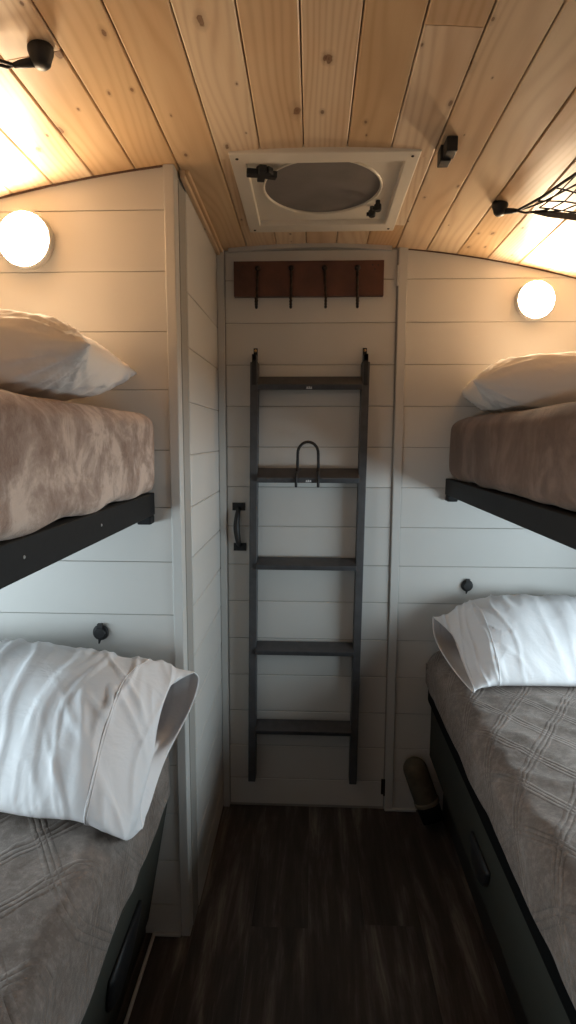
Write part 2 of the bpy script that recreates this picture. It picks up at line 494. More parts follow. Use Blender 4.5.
# outer side walls with a real window opening each, rear wall with a window added for fill light
def wall_with_hole(name, fn, s0, s1, zt, hole):
    h0, h1, v0, v1 = hole
    bm = bmesh.new()
    for a, b, c, d in ((s0, h0, 0, zt), (h1, s1, 0, zt), (h0, h1, 0, v0), (h0, h1, v1, zt)):
        prism(bm, [(a, c), (b, c), (b, d), (a, d)], fn, 0, -0.05)
    return struct(name, bm, M['white'])
HL = (0.12, 1.12, 0.72, 1.04); HR = (0.5, 1.5, 0.72, 1.04); HB = (-0.35, 0.35, 0.9, 1.6)
wall_with_hole('wall_left', lambda s, t, d: (-XW + d, s, t), YR, W, 1.71, HL)
wall_with_hole('wall_right', lambda s, t, d: (XW - d, s, t), YR, W, 1.71, HR)
wall_with_hole('wall_rear', lambda s, t, d: (s, YR + d, t), -XW, XW, 1.86, HB)
def window(name, fn, hole):
    a, b, c, d = hole
    bm = bmesh.new(); w = 0.025
    for p, q, r, s in ((a, b, c, c + w), (a, b, d - w, d), (a, a + w, c + w, d - w), (b - w, b, c + w, d - w)):
        prism(bm, [(p, r), (q, r), (q, s), (p, s)], fn, -0.01, -0.045)
    o = struct(name, bm, M['blackplastic'])
    return o
window('window_1', lambda s, t, d: (-XW + d, s, t), HL)
window('window_2', lambda s, t, d: (XW - d, s, t), HR)
window('rear_fill_window', lambda s, t, d: (s, YR + d, t), HB)  # unseen window, added to let in the rear fill

# door with shiplap face, pull handle and hinges
bm = bmesh.new()
doorf = lambda s, z, d: (s, W - d, z)
shiplap(bm, -0.2745, 0.2565, doorf, PL, 0.008, lambda s: 1.853, 0.0, 0.012)
box(bm, -0.2745, 0.2565, W + 0.003, W + 0.02, 0.008, 1.853)
door = struct('door_1', bm, M['white'], bevel=0.0028, seg=3)
# pull handle
bm = bmesh.new()
box(bm, -0.2585, -0.2165, W - 0.004, W, 1.044, 1.070)
box(bm, -0.2555, -0.2135, W - 0.004, W, 0.910, 0.936)
hp = spline([(-0.2375, W - 0.004, 1.052), (-0.2385, W - 0.022, 1.038), (-0.2415, W - 0.032, 1.0), (-0.2405, W - 0.032, 0.975), (-0.237, W - 0.024, 0.942), (-0.2345, W - 0.004, 0.928)], 6)
tube(bm, hp, [0.0060 + 0.0045 * math.sin(math.pi * i / (len(hp) - 1)) for i in range(len(hp))], 10)
o = obj('door_handle', bm, M['blackplastic'], door, bevel=0.0012)
o['label'] = 'black iron pull handle with two square plates'
for hz in (1.775, 0.085):
    bm = bmesh.new()
    tube(bm, [(0.259, W - 0.006, hz - 0.03), (0.259, W - 0.006, hz + 0.03)], 0.0035, 10)
    box(bm, 0.2485, 0.259, W - 0.0025, W - 0.0005, hz - 0.028, hz + 0.028)
    obj('hinge', bm, M['trimw'] if hz > 1 else M['iron'], door)

# ------------------------------------------------------------------ roof vent
VC = (0.020, 1.490, 1.865)
t = thing('roof_vent', 'cream square roof vent with round grey screen set in the pine ceiling', 'vent', VC)
x0, x1, y0, y1 = -0.182, 0.2245, 1.285, 1.712
ix0, ix1, iy0, iy1 = -0.148, 0.195, 1.328, 1.663
def ring_plate(bm, o, i, z0, z1, round_hole=None):
    seg = 64
    def rect_pt(k):
        a = 2 * math.pi * k / seg
        c, s = math.cos(a), math.sin(a); m = max(abs(c), abs(s))
        return ((o[0] + o[1]) / 2 + c / m * (o[1] - o[0]) / 2, (o[2] + o[3]) / 2 + s / m * (o[3] - o[2]) / 2)
    def in_pt(k):
        a = 2 * math.pi * k / seg
        c, s = math.cos(a), math.sin(a)
        if round_hole: return (round_hole[0] + c * round_hole[2], round_hole[1] + s * round_hole[3])
        m = max(abs(c), abs(s))
        return ((i[0] + i[1]) / 2 + c / m * (i[1] - i[0]) / 2, (i[2] + i[3]) / 2 + s / m * (i[3] - i[2]) / 2)
    R = []
    for f, z in ((rect_pt, z1), (rect_pt, z0), (in_pt, z0), (in_pt, z1)):
        R.append([bm.verts.new((*f(k), z)) for k in range(seg)])
    for a in range(4):
        A, B = R[a], R[(a + 1) % 4]
        for k in range(seg):
            k2 = (k + 1) % seg
            bm.faces.new((A[k], A[k2], B[k2], B[k]))
bm = bmesh.new()
ring_plate(bm, (x0, x1, y0, y1), (ix0, ix1, iy0, iy1), 1.857, 1.875)
obj('frame', bm, M['vent'], t, bevel=0.003, seg=3)
bm = bmesh.new()
ring_plate(bm, (ix0 - 0.004, ix1 + 0.004, iy0 - 0.004, iy1 + 0.004), None, 1.8700, 1.8735, (0.0195, 1.475, 0.1395, 0.141))
obj('inner_panel', bm, M['vent'], t, smooth=False)
bm = bmesh.new()
cyc = [(0.0195 + 0.142 * math.cos(a * math.pi / 32), 1.475 + 0.143 * math.sin(a * math.pi / 32), 1.8695) for a in range(64)]
tube(bm, cyc, 0.0035, 8, close=True)
obj('rim', bm, M['vent'], t, smooth=True)
bm = bmesh.new()
lathe(bm, [(0.0, 0.0), (0.05, 0.0), (0.1, 0.0), (0.1405, 0.0), (0.1405, 0.003), (0, 0.003)], Matrix.Translation((0.0195, 1.475, 1.8725)) @ Matrix.Scale(1.01, 4, (0, 1, 0)), 64)
o = obj('screen', bm, M['mesh'], t); o['label'] = 'round grey insect screen'
bm = bmesh.new()     # crank knob: hub, arms
kx, ky, kz = -0.117, 1.357, 1.852
lathe(bm, [(0, -0.008), (0.011, -0.008), (0.013, -0.004), (0.013, 0.012), (0, 0.012)], Matrix.Translation((kx, ky, kz)), 16)
for a in (0.35, 1.75, 3.3, 4.9, 5.7):
    L1 = 0.034 if a in (3.3, 0.35) else 0.027
    mt = Matrix.Translation((kx, ky, kz)) @ Matrix.Rotation(a, 4, 'Z')
    box(bm, 0.006, L1, -0.0085, 0.0085, -0.008, 0.006, mt)
o = obj('crank_knob', bm, M['blackplastic'], t, bevel=0.002); o['label'] = 'black star-shaped crank knob'
for px, py in ((0.151, 1.577), (0.162, 1.542)):
    bm = bmesh.new()
    lathe(bm, [(0, -0.007), (0.008, -0.007), (0.0095, -0.004), (0.0095, 0.008), (0.006, 0.009), (0.006, 0.018), (0, 0.018)], Matrix.Translation((px, py, 1.850)), 8)
    box(bm, px - 0.014, px - 0.004, py - 0.004, py + 0.004, 1.846, 1.853)
    obj('switch_knob', bm, M['blackplastic'], t)
for px, py in ((x0 + .016, y0 + .02), (x1 - .016, y0 + .02), (x1 - .016, y1 - .018), (x0 + .016, y1 - .018)):
    bm = bmesh.new()
    lathe(bm, [(0, -0.0016), (0.0022, -0.0014), (0.0036, 0), (0.0036, 0.004), (0, 0.004)], Matrix.Translation((px, py, 1.8565)), 12)
    obj('screw', bm, M['iron'], t)
for ch in t.children:                       # the vent follows the slope of the roof
    for v in ch.data.vertices: v.co.z += 0.03 * (W - v.co.y)

# ------------------------------------------------------------------ lamps
def puck(x, y, z, r, label, axis=(0, -1, 0)):
    t = thing('wall_lamp', label, 'lamp', (x, y, z), 'glowing round wall lamps')
    mt = place((x, y, z), axis)
    bm = bmesh.new()
    lathe(bm, [(0, 0.0), (r, 0.0), (r + 0.003, 0.004), (r + 0.003, 0.019), (r - 0.001, 0.022), (r - 0.003, 0.020), (0, 0.014)], mt, 48)
    obj('base', bm, M['trimw'], t, smooth=True)
    bm = bmesh.new()
    lathe(bm, [(r - 0.002, 0.0205)] + [((r - 0.002) * math.cos(a * math.pi / 20), 0.0205 + 0.011 * math.sin(a * math.pi / 20)) for a in range(1, 10)] + [(0, 0.0315)], mt, 48)
    obj('diffuser', bm, M['glow' if axis[1] else 'glow_fill'], t, smooth=True)
puck(-0.637, L, 1.712, 0.059, 'glowing round wall lamp above the upper left pillow')
puck(0.676, W, 1.698, 0.056, 'glowing round wall lamp above the upper right pillow')

puck(-XW, -0.15, 1.58, 0.059, 'added out-of-view fill lamp on the left side wall at the foot of the bunk', (1, 0, 0))  # unseen pair added to warm the upper bunks and ceiling
puck(XW, -0.15, 1.58, 0.059, 'added out-of-view fill lamp on the right side wall at the foot of the bunk', (-1, 0, 0))

# ------------------------------------------------------------------ coat rack
t = thing('coat_rack', 'dark walnut board with four black coat hooks, high on the white door', 'coat rack', (-0.015, W - 0.0005, 1.765))
bm = bmesh.new(); box(bm, -0.245, 0.215, W - 0.021, W - 0.0006, 1.713, 1.817)
obj('board', bm, M['walnut'], t, bevel=0.0015)
for px, pz in ((-0.218, 1.80), (-0.232, 1.79), (0.18, 1.803), (0.197, 1.802), (0.187, 1.79)):
    bm = bmesh.new()
    lathe(bm, [(0, 0.0), (0.0022, 0.0), (0.0022, 0.0008), (0, 0.0008)], place((px, W - 0.021, pz), (0, -1, 0)), 8)
    obj('nail_mark', bm, M['kick'], t)
for hx, lean in ((-0.171, -0.002), (-0.068, 0.0), (0.034, 0.004), (0.134, 0.0)):
    bm = bmesh.new(); yb = W - 0.021
    lathe(bm, [(0, 0.009), (0.004, 0.0085), (0.008, 0.005), (0.009, 0.0), (0, 0)], place((hx, yb, 1.795), (0, -1, 0)), 12)
    pts = spline([(hx, yb - 0.004, 1.795), (hx + lean*.4, yb - 0.008, 1.758), (hx + lean, yb - 0.010, 1.712), (hx + lean, yb - 0.014, 1.686), (hx + lean, yb - 0.026, 1.674), (hx + lean, yb - 0.038, 1.682), (hx + lean, yb - 0.041, 1.70)], 6)
    tube(bm, pts, [0.0038 + 0.0009 * math.sin(i * 2.2) for i in range(len(pts))], 8)
    obj('coat_hook', bm, M['iron'], t, smooth=True)

# ------------------------------------------------------------------ ladder
t = thing('bunk_ladder', 'charcoal grey wooden bunk ladder hanging flat against the white door', 'ladder', (-0.018, W - 0.03, 0.10))
yf, yb = W - 0.052, W - 0.006
for (xt, xb) in ((-0.180, -0.195), (0.163, 0.147)):
    bm = bmesh.new()
    v = box(bm, -0.0122, 0.0122, yf, yb, 0.122, 1.512)
    for q in v: q.co.x += xb + (xt - xb) * (q.co.z - 0.098) / 1.407
    obj('side_rail', bm, M['ladder'], t, bevel=0.002)
    bm = bmesh.new()   # black hook strap over the rail top, brass screw above
    box(bm, xt - 0.0065, xt + 0.0065, yf - 0.004, yf - 0.0003, 1.442, 1.535)
    box(bm, xt - 0.0065, xt + 0.0065, yf - 0.004, W - 0.0015, 1.514, 1.535)
    box(bm, xt - 0.0065, xt + 0.0065, W - 0.004, W - 0.0006, 1.49, 1.56)
    o = obj('hook_strap', bm, M['blackplastic'], t, bevel=0.001); o['label'] = 'black steel hook strap'
    bm = bmesh.new()
    lathe(bm, [(0, 0.004), (0.003, 0.0035), (0.0045, 0.001), (0.0045, 0), (0, 0)], place((xt, W - 0.004, 1.552), (0, -1, 0)), 14)
    so = obj('screw', bm, M['brass'], o, smooth=True); so['label'] = 'small brass screw'
    so.matrix_parent_inverse = Matrix.Identity(4)
for i, rz in enumerate((1.452, 1.166, 0.879, 0.594, 0.318)):
    bm = bmesh.new()
    f = (rz - 0.098) / 1.407
    xl = -0.195 + 0.016 * f + 0.0110; xr = 0.147 + 0.016 * f - 0.0110
    mt = Matrix.Translation((0, W - 0.036, rz)) @ Matrix.Rotation(math.radians(30 if i < 2 else 20), 4, 'X')
    box(bm, xl, xr, -0.036 if i < 2 else -0.030, 0.022, -0.010, 0.010 if i < 2 else 0.008, mt)
    ro = obj('rung', bm, M['ladder'], t, bevel=0.0025)
    if i < 2:
        bm = bmesh.new()
        cx = -0.010
        for q in range(3):
            box(bm, cx - 0.008 + q * 0.006, cx - 0.0035 + q * 0.006, -0.0372, -0.0362, -0.004, 0.002 + 0.001 * (q % 2), mt)
        box(bm, cx - 0.009, cx + 0.009, -0.0367, -0.036, -0.0055, -0.0035, mt)
        so = obj('sticker', bm, M['sticker'], ro); so.matrix_parent_inverse = Matrix.Identity(4)
        so['label'] = 'tiny white maker mark'

# U-shaped grab hook clipped over the second rung
t = thing('grab_hook', 'black U-shaped grab hook clipped over the second ladder rung', 'hook', (-0.012, W - 0.06, 1.15))
bm = bmesh.new(); yh = W - 0.058
arc = [(-0.0445, yh, 1.176), (-0.0445, yh, 1.20), (-0.044, yh, 1.228)]
arc += [(-0.012 + 0.032 * math.cos(math.pi - a * math.pi / 14), yh, 1.232 + 0.036 * math.sin(a * math.pi / 14)) for a in range(1, 14)]
arc += [(0.020, yh, 1.228), (0.0205, yh, 1.20), (0.0205, yh, 1.176)]
tube(bm, arc, 0.0047, 10)
obj('loop', bm, M['blackplastic'], t, smooth=True)
for hx in (-0.0445, 0.0205):
    bm = bmesh.new()
    lathe(bm, [(0, -0.008), (0.0055, -0.008), (0.006, -0.002), (0.005, 0.006), (0, 0.006)], Matrix.Translation((hx, yh, 1.181)), 12)
    o = obj('ferrule', bm, M['iron'], t, smooth=True)
    bm = bmesh.new()
    s = -1 if hx < 0 else 0
    tube(bm, spline([(hx, yh, 1.176), (hx + s*.003, yh - 0.013, 1.165), (hx + s*.004, yh - 0.016, 1.145), (hx + s*.004, yh - 0.012, 1.128)], 5), 0.0044, 8)
    obj('clip', bm, M['blackplastic'], t, smooth=True)

# ------------------------------------------------------------------ ceiling fittings
t = thing('door_catch', 'small black block catch screwed to the pine ceiling right of the vent', 'catch', (0.270, 1.25, 1.87))
bm = bmesh.new()
box(bm, 0.262, 0.284, 1.225, 1.262, 1.846, ceil_z(0.284, 1.262) + 0.001)
obj('body', bm, M['blackplastic'], t, bevel=0.002)
bm = bmesh.new()
box(bm, 0.257, 0.279, 1.258, 1.290, 1.842, ceil_z(0.279, 1.29) + 0.001)
obj('lip', bm, M['blackplastic'], t, bevel=0.0015)

def cord_mount(c, label, direction):
    t = thing('cord_anchor', label, 'anchor', c)
    c = Vector(c); d = Vector(direction).normalized()
    bm = bmesh.new(); zc = ceil_z(c.x, c.y)
    lathe(bm, [(0, -0.004), (0.019, -0.004), (0.019, 0.006), (0.016, 0.014), (0.014, 0.022), (0.009, 0.027), (0, 0.028)], place((c.x, c.y, zc), (0, 0, -1)), 24)
    obj('knob', bm, M['blackplastic'], t, smooth=True)
    bm = bmesh.new()
    p = Vector((c.x, c.y, zc - 0.017))
    tube(bm, [p, p + d * 0.030, p + d * 0.042], [0.008, 0.006, 0.004], 10)
    obj('hook_arm', bm, M['blackplastic'], t, smooth=True)
    return p + d * 0.04
ml = cord_mount((-0.418, 0.935, 1.86), 'black round cord anchor on the pine ceiling, top left', (-1, -0.10, -0.2))
t = thing('bungee_cord', 'pair of thin black cords running left from the ceiling anchor, top left', 'cord', ml)
for dy in (-0.009, 0.004):
    bm = bmesh.new()
    tube(bm, [ml, ml + Vector((-0.015, dy, 0.0)), Vector((-0.52, 0.875 + dy, 1.83)), Vector((-0.90, 0.70 + dy*0.3, ceil_z(0.90, 0.7) - 0.002))], 0.0026, 8)
    o = obj('strand', bm, M['cord'], t, smooth=True)
mr = cord_mount((0.452, 1.490, 1.83), 'black cord anchor on the pine ceiling holding the gear net, upper right', (1, -0.45, -0.15))
t = thing('gear_net', 'black cord gear net with webbing strap slung below the ceiling, upper right', 'net', mr)
zN = 1.775
A = Vector((0.500, 1.392, 1.790)); B = Vector((0.586, 1.376, 1.776)); Bx = A + (B - A) * 4.2
U = Vector((0.529, 1.253, 1.811)); Ux = mr + (U - mr) * 2.6
bm = bmesh.new()
d = (Bx - A).normalized(); nrm = Vector((0, 0.25, 1)).normalized(); sd = d.cross(nrm).normalized()
w = 0.010
vs = []
for k in range(13):
    p = A.lerp(Bx, k / 12); p = p + Vector((0, 0, -0.006 * math.sin(math.pi * k / 12)))
    ww = w * (0.45 + 0.55 * min(1, k / 1.0))
    vs.append([bm.verts.new(p + sd * a * ww + nrm * b * 0.0015) for a, b in ((-1, -1), (1, -1), (1, 1), (-1, 1))])
for a, b in zip(vs, vs[1:]):
    for k in range(4): bm.faces.new((a[k], a[(k+1) % 4], b[(k+1) % 4], b[k]))
bm.faces.new(vs[0]); bm.faces.new(vs[-1])
o = obj('strap', bm, M['webbing'], t); o['label'] = 'flat charcoal webbing strap'
bm = bmesh.new()
tube(bm, spline([mr, mr.lerp(U, 0.5) + Vector((0, 0, -0.004)), U, Ux], 6), 0.0034, 8)
tube(bm, spline([mr, mr.lerp(A, 0.5) + Vector((0, 0, -0.003)), A], 5), 0.0026, 8)
tube(bm, spline([mr + Vector((.004, 0, 0)), mr.lerp(U, 0.45) + Vector((0.01, 0.004, -0.010)), U + Vector((0.02, 0.015, -0.008)), Ux + Vector((.03, .03, -.02))], 6), 0.0022, 8)
tube(bm, [Ux, Ux.lerp(Bx, 0.5) + Vector((0, 0, -0.012)), Bx], 0.0030, 8)
obj('edge_cord', bm, M['cord'], t, smooth=True)
for q, e_x, e_y in ((Bx, 0.93, 1.31), (Ux, 0.70, 0.78)):
    bm = bmesh.new()
    zc = ceil_z(e_x, e_y)
    tube(bm, [q, Vector((e_x, e_y, zc - 0.012))], 0.0026, 8)
    lathe(bm, [(0, -0.003), (0.012, -0.003), (0.012, 0.008), (0.007, 0.016), (0, 0.017)], place((e_x, e_y, zc), (0, 0, -1)), 16)
    obj('outer_tie', bm, M['cord'], t, smooth=True)
bm = bmesh.new()
P0 = A.copy(); P1 = mr.lerp(U, 0.45)
NI, NJ = 12, 7
def npt(i, j):
    a = A.lerp(Bx, i / NI); b = P1.lerp(Ux, i / NI); f = j / NJ
    p = a.lerp(b, f)
    p += Vector((0.004 * math.sin(i * 3.1 + j * 1.7), 0.004 * math.cos(i * 2.3 + j), -0.012 * math.sin(math.pi * f)))
    return p
for i in range(NI):
    for j in range(NJ):
        if (i + j) % 2 == 0: tube(bm, [npt(i, j), npt(i + 1, j + 1)], 0.0017, 5)
        else: tube(bm, [npt(i, j + 1), npt(i + 1, j)], 0.0017, 5)
obj('netting', bm, M['cord'], t, smooth=True)

# ------------------------------------------------------------------ wall sockets
def socket(x, y, z, label):
    t = thing('power_socket', label, 'socket', (x, y, z))
    bm = bmesh.new()
    lathe(bm, [(0, 0.0), (0.0185, 0.0), (0.0195, 0.003), (0.018, 0.007), (0.0155, 0.008), (0, 0.008)], place((x, y, z), (0, -1, 0)), 32)
    obj('plate', bm, M['blackplastic'], t, smooth=True)
    bm = bmesh.new()
    lathe(bm, [(0, 0.008), (0.0145, 0.008), (0.015, 0.012), (0.0125, 0.0145), (0, 0.015)], place((x, y, z), (0, -1, 0)), 32)
    box(bm, x - 0.005, x + 0.007, y - 0.013, y - 0.005, z + 0.012, z + 0.0235)
    tube(bm, [(x - 0.001, y - 0.008, z - 0.014), (x - 0.003, y - 0.009, z - 0.026)], [0.004, 0.002], 8)
    o = obj('cap', bm, M['blackplastic'], t)
socket(-0.507, L, 0.812, 'round black capped socket on the left wall above the lower left pillow')
socket(0.511, W, 0.802, 'round black capped socket on the back wall above the lower right pillow')

# ------------------------------------------------------------------ bunks
def bunk(sx, xa, ye, label):
    t = thing('bunk_bed', label, 'bunk bed', (sx * xa, ye - 0.9, 1.07))
    y0 = ye - 1.72
    def bx(bm, a, b, c, d, e_, f): box(bm, min(sx*a, sx*b), max(sx*a, sx*b), c, d, e_, f)
    bm = bmesh.new(); bx(bm, xa, xa + 0.022, y0, ye - 0.004, 1.101, 1.153)
    r = obj('side_rail', bm, M['black'], t, bevel=0.002)
    bm = bmesh.new(); bx(bm, xa + 0.024, XW - 0.002, y0, ye - 0.004, 1.108, 1.122)
    obj('deck', bm, M['black'], t)
    bm = bmesh.new(); bx(bm, xa + 0.002, xa + 0.034, ye - 0.035, ye - 0.001, 1.081, 1.100)
    obj('wall_bracket', bm, M['black'], t, bevel=0.003)
    for yy in ((0.70, 0.97) if sx < 0 else ()):
        bm = bmesh.new()
        lathe(bm, [(0, 0.001), (0.002, 0.0008), (0.0026, 0), (0, 0)], place((sx * xa, yy, 1.128), (-sx, 0, 0)), 10)
        so = obj('screw', bm, M['steel'], r); so.matrix_parent_inverse = Matrix.Identity(4)
        so.parent = r
    return t
bunk(-1, 0.366, L, 'black steel upper bunk frame on the left side of the aisle')
bunk(1, 0.428, W, 'black steel upper bunk frame on the right side of the aisle')

def soft_box(name, x0, x1, y0, y1, z0, z1, r, mtl, amp=0.006, scale=4.0, dome=0.02, nx=40, ny=90, nz=14, seed=0, foldx=None, hemdip=0.0):
    """a rounded block with cloth unevenness"""
    bm = bmesh.new(); grid = {}
    c = Vector(((x0 + x1) / 2, (y0 + y1) / 2, (z0 + z1) / 2))
    H = Vector(((x1 - x0) / 2, (y1 - y0) / 2, (z1 - z0) / 2))
    def vert(i, j, k):
        key = (i, j, k)
        if key in grid: return grid[key]
        p = Vector((-1 + 2 * i / nx, -1 + 2 * j / ny, -1 + 2 * k / nz))
        q = Vector((p.x * H.x, p.y * H.y, p.z * H.z))
        inn = Vector([max(-H[a] + r, min(H[a] - r, q[a])) for a in range(3)])
        d = q - inn
        if d.length > 1e-6:
            dn = d.normalized(); q = inn + dn * r
        else: dn = Vector((0, 0, 1)) if k == nz else Vector((0, 0, -1))
        w = c + q
        n1 = noise.noise(Vector((w.x * scale, w.y * scale, w.z * scale + seed)))
        n2 = noise.noise(Vector((w.x * scale * 3, w.y * scale * 3.2, w.z * scale * 2.0 + seed + 9)))
        out = p.z > -0.95
        if out: w = w + dn * (amp * n1 + amp * 0.45 * n2)
        if p.z > 0: w.z += dome * (1 - p.x ** 4) * (1 - p.y ** 6) * p.z
        if hemdip and p.z < 0:
            w.z += hemdip * noise.noise(Vector((w.y * 9, seed, 2))) * (-p.z)
        grid[key] = bm.verts.new(w); return grid[key]
    def quad(f):
        try: bm.faces.new([vert(*q) for q in f])
        except ValueError: pass
    for i in range(nx):
        for j in range(ny):
            for k in (0, nz): quad([(i, j, k), (i+1, j, k), (i+1, j+1, k), (i, j+1, k)])
    for i in range(nx):
        for k in range(nz):
            for j in (0, ny): quad([(i, j, k), (i+1, j, k), (i+1, j, k+1), (i, j, k+1)])
    for j in range(ny):
        for k in range(nz):
            for i in (0, nx): quad([(i, j, k), (i, j+1, k), (i, j+1, k+1), (i, j, k+1)])
    return obj(name, bm, mtl, smooth=True)

o = soft_box('mattress', -XW + 0.005, -0.3570, L - 1.70, L - 0.002, 1.1535, 1.330, 0.028, M['plush_u'], 0.006, 5.0, 0.022, seed=3, hemdip=0.010)
tag(o, 'upper left bunk mattress in a light brown crushed plush cover', 'mattress', 'covered mattresses on the upper bunks')
o = soft_box('mattress', 0.428, XW - 0.005, W - 1.70, W - 0.012, 1.1535, 1.335, 0.035, M['plush_ur'], 0.006, 5.0, 0.022, seed=17, hemdip=0.010)
tag(o, 'upper right bunk mattress in a dark brown plush cover', 'mattress', 'covered mattresses on the upper bunks')

# ------------------------------------------------------------------ lower bench beds
def half_moon(bm, fn, yc, zt, hw, ht, th):
    """flat edge on top, bulging below; domed"""
    N_ = 24; rings = []
    for rr, dd in ((1.0, 0.0), (1.0, th * 0.5), (0.85, th), (0.45, th * 1.15)):
        pts = []
        for k in range(N_ + 1):
            a = math.pi + math.pi * k / N_
            pts.append((yc + hw * math.cos(a) * rr, zt - 0.35*ht*(1-rr) + ht * math.sin(a) * rr))
        rings.append([bm.verts.new(fn(s, z, dd)) for s, z in pts])
    for A_, B_ in zip(rings, rings[1:]):
        n = len(A_)
        for k in range(n):
            k2 = (k + 1) % n
            bm.faces.new((A_[k], A_[k2], B_[k2], B_[k]))
    bm.faces.new(rings[0][::-1]); bm.faces.new(rings[-1])

t = thing('bench_bed', 'dark green storage bench under the lower left bed', 'bench bed', (-0.7, 0.4, 0))
bm = bmesh.new()
prism(bm, [(-0.352, 0.385), (-0.412, 0.045), (-0.43, 0.045), (-0.372, 0.385)], lambda s, t_, d: (s, d, t_), -0.6, L - 0.002)
obj('front_panel', bm, M['bench'], t, bevel=0.0015)
bm = bmesh.new(); box(bm, -0.435, -0.421, -0.6, L - 0.002, 0.0, 0.044)
obj('toe_kick', bm, M['kick'], t)
bm = bmesh.new(); box(bm, -XW + 0.003, -0.3735, -0.6, L - 0.002, 0.372, 0.386)
obj('top', bm, M['kick'], t)
bm = bmesh.new()
lf = lambda s, z, d: (-0.352 - (0.385 - z) * 0.060 / 0.34 + 0.0005 + d, s, z)
half_moon(bm, lf, 1.020, 0.275, 0.095, 0.135, 0.012)
o = obj('pull', bm, M['blackplastic'], t, smooth=True); o['label'] = 'black half-moon cup pull'

t = thing('bench_bed', 'dark green storage bench under the lower right bed', 'bench bed', (0.75, 0.9, 0))
bm = bmesh.new(); box(bm, 0.410, 0.428, 0.05, W - 0.002, 0.205, 0.400)
obj('front_panel', bm, M['bench'], t, bevel=0.0015)
bm = bmesh.new(); box(bm, 0.462, 0.476, 0.05, W - 0.002, 0.0, 0.30)
obj('toe_kick', bm, M['kick'], t)
bm = bmesh.new(); box(bm, 0.4285, XW - 0.003, 0.05, W - 0.002, 0.386, 0.400)
obj('top', bm, M['kick'], t)
bm = bmesh.new()
half_moon(bm, lambda s, z, d: (0.4095 - d, s, z), 1.255, 0.310, 0.070, 0.072, 0.010)
o = obj('pull', bm, M['blackplastic'], t, smooth=True); o['label'] = 'black half-moon cup pull'

for sx, xa, ye, zb, lab, y0 in ((-1, 0.362, L, 0.387, 'black-cased lower left mattress under the taupe quilt', -0.55), (1, 0.392, W, 0.401, 'black-cased lower right mattress under the taupe quilt', 0.06)):
    bm = bmesh.new(); a, b = sorted((sx * xa, sx * (XW - 0.005)))
    box(bm, a, b, y0, ye - 0.01, zb, 0.535)
    o = obj('mattress', bm, M['case'], bevel=0.02, seg=4); tag(o, lab, 'mattress', 'black-cased mattresses of the lower beds')

def blanket(name, sx, xa, ye, y0, ztop, zhem, mtl, seed, corner=0.03, fa=1.0):
    """cloth lying over the mattress and hanging down the aisle side"""
    bm = bmesh.new()
    NY = 170; prof = []
    # profile from outer wall to aisle hem: (x offset from aisle face, z)
    top_n = 60
    for i in range(top_n + 1): prof.append(((XW - 0.008 - xa) - (XW - 0.008 - xa - corner) * i / top_n, ztop))
    for i in range(1, 9):
        a = math.pi / 2 * i / 8
        prof.append((corner * (1 - math.sin(a)), ztop - corner * (1 - math.cos(a))))
    hn = 22
    for i in range(1, hn + 1): prof.append((0.0, ztop - corner - (ztop - corner - zhem) * i / hn))
    rows = []
    for j in range(NY + 1):
        y = y0 + (ye - y0) * j / NY
        row = []
        for i, (o_, z) in enumerate(prof):
            hang = max(0.0, (ztop - corner - z) / (ztop - corner - zhem)) if i > top_n + 8 else 0.0
            nn = noise.noise(Vector((o_ * 5 + seed, y * 5, 0))) * 0.5 + noise.noise(Vector((o_ * 11 + seed, y * 12, 3))) * 0.25
            dx = 0.0; dz = 0.0
            if i <= top_n + 4:
                dz = 0.006 * nn + 0.003 * noise.noise(Vector((o_ * 30 + seed, y * 30, 8))) + 0.014 * math.sin(math.pi * min(1, o_ / 0.6))
                # soft ridges
                rd = noise.noise(Vector((o_ * 4 + y * 7 + seed, y * 3 - o_ * 6, 5)))
                dz += 0.005 * (1 - abs(rd) * 3) ** 2 if abs(rd) < 0.33 else 0
            fold = math.sin(y * 26 + 2.3 * noise.noise(Vector((y * 4, seed, 0))) * 3) * 0.006 + 0.006 * noise.noise(Vector((y * 16, z * 6, seed)))
            dx = -fa * fold * (0.3 + 0.7 * hang) * (1 if i > top_n - 2 else 0)
            if i > top_n + 8: dz = hang * 0.010 * noise.noise(Vector((y * 5, 1, seed))) - 0.0 * hang
            # round the end at the head wall
            e_ = max(0, (y - (ye - 0.05)) / 0.05)
            if i <= top_n + 8: dz -= 0.02 * e_ * e_
            row.append(bm.verts.new((sx * (xa + o_ + dx), y, z + dz)))
        rows.append(row)
    for a, b in zip(rows, rows[1:]):
        for k in range(len(prof) - 1):
            bm.faces.new((a[k], a[k+1], b[k+1], b[k]))
    o = obj(name, bm, mtl, smooth=True)
    s = o.modifiers.new('thick', 'SOLIDIFY'); s.thickness = 0.006; s.offset = -1
    return o
o = blanket('blanket', -1, 0.347, L - 0.012, -0.5, 0.572, 0.394, M['plush_l'], 2.0, 0.05, 0.3)
tag(o, 'taupe plush quilted blanket hanging off the lower left bed', 'blanket', 'quilted blankets on the lower beds')
o = blanket('blanket', 1, 0.385, W - 0.012, 0.08, 0.592, 0.470, M['plush_l'], 11.0, 0.055, 0.2)
tag(o, 'taupe plush quilted blanket on the lower right bed', 'blanket', 'quilted blankets on the lower beds')

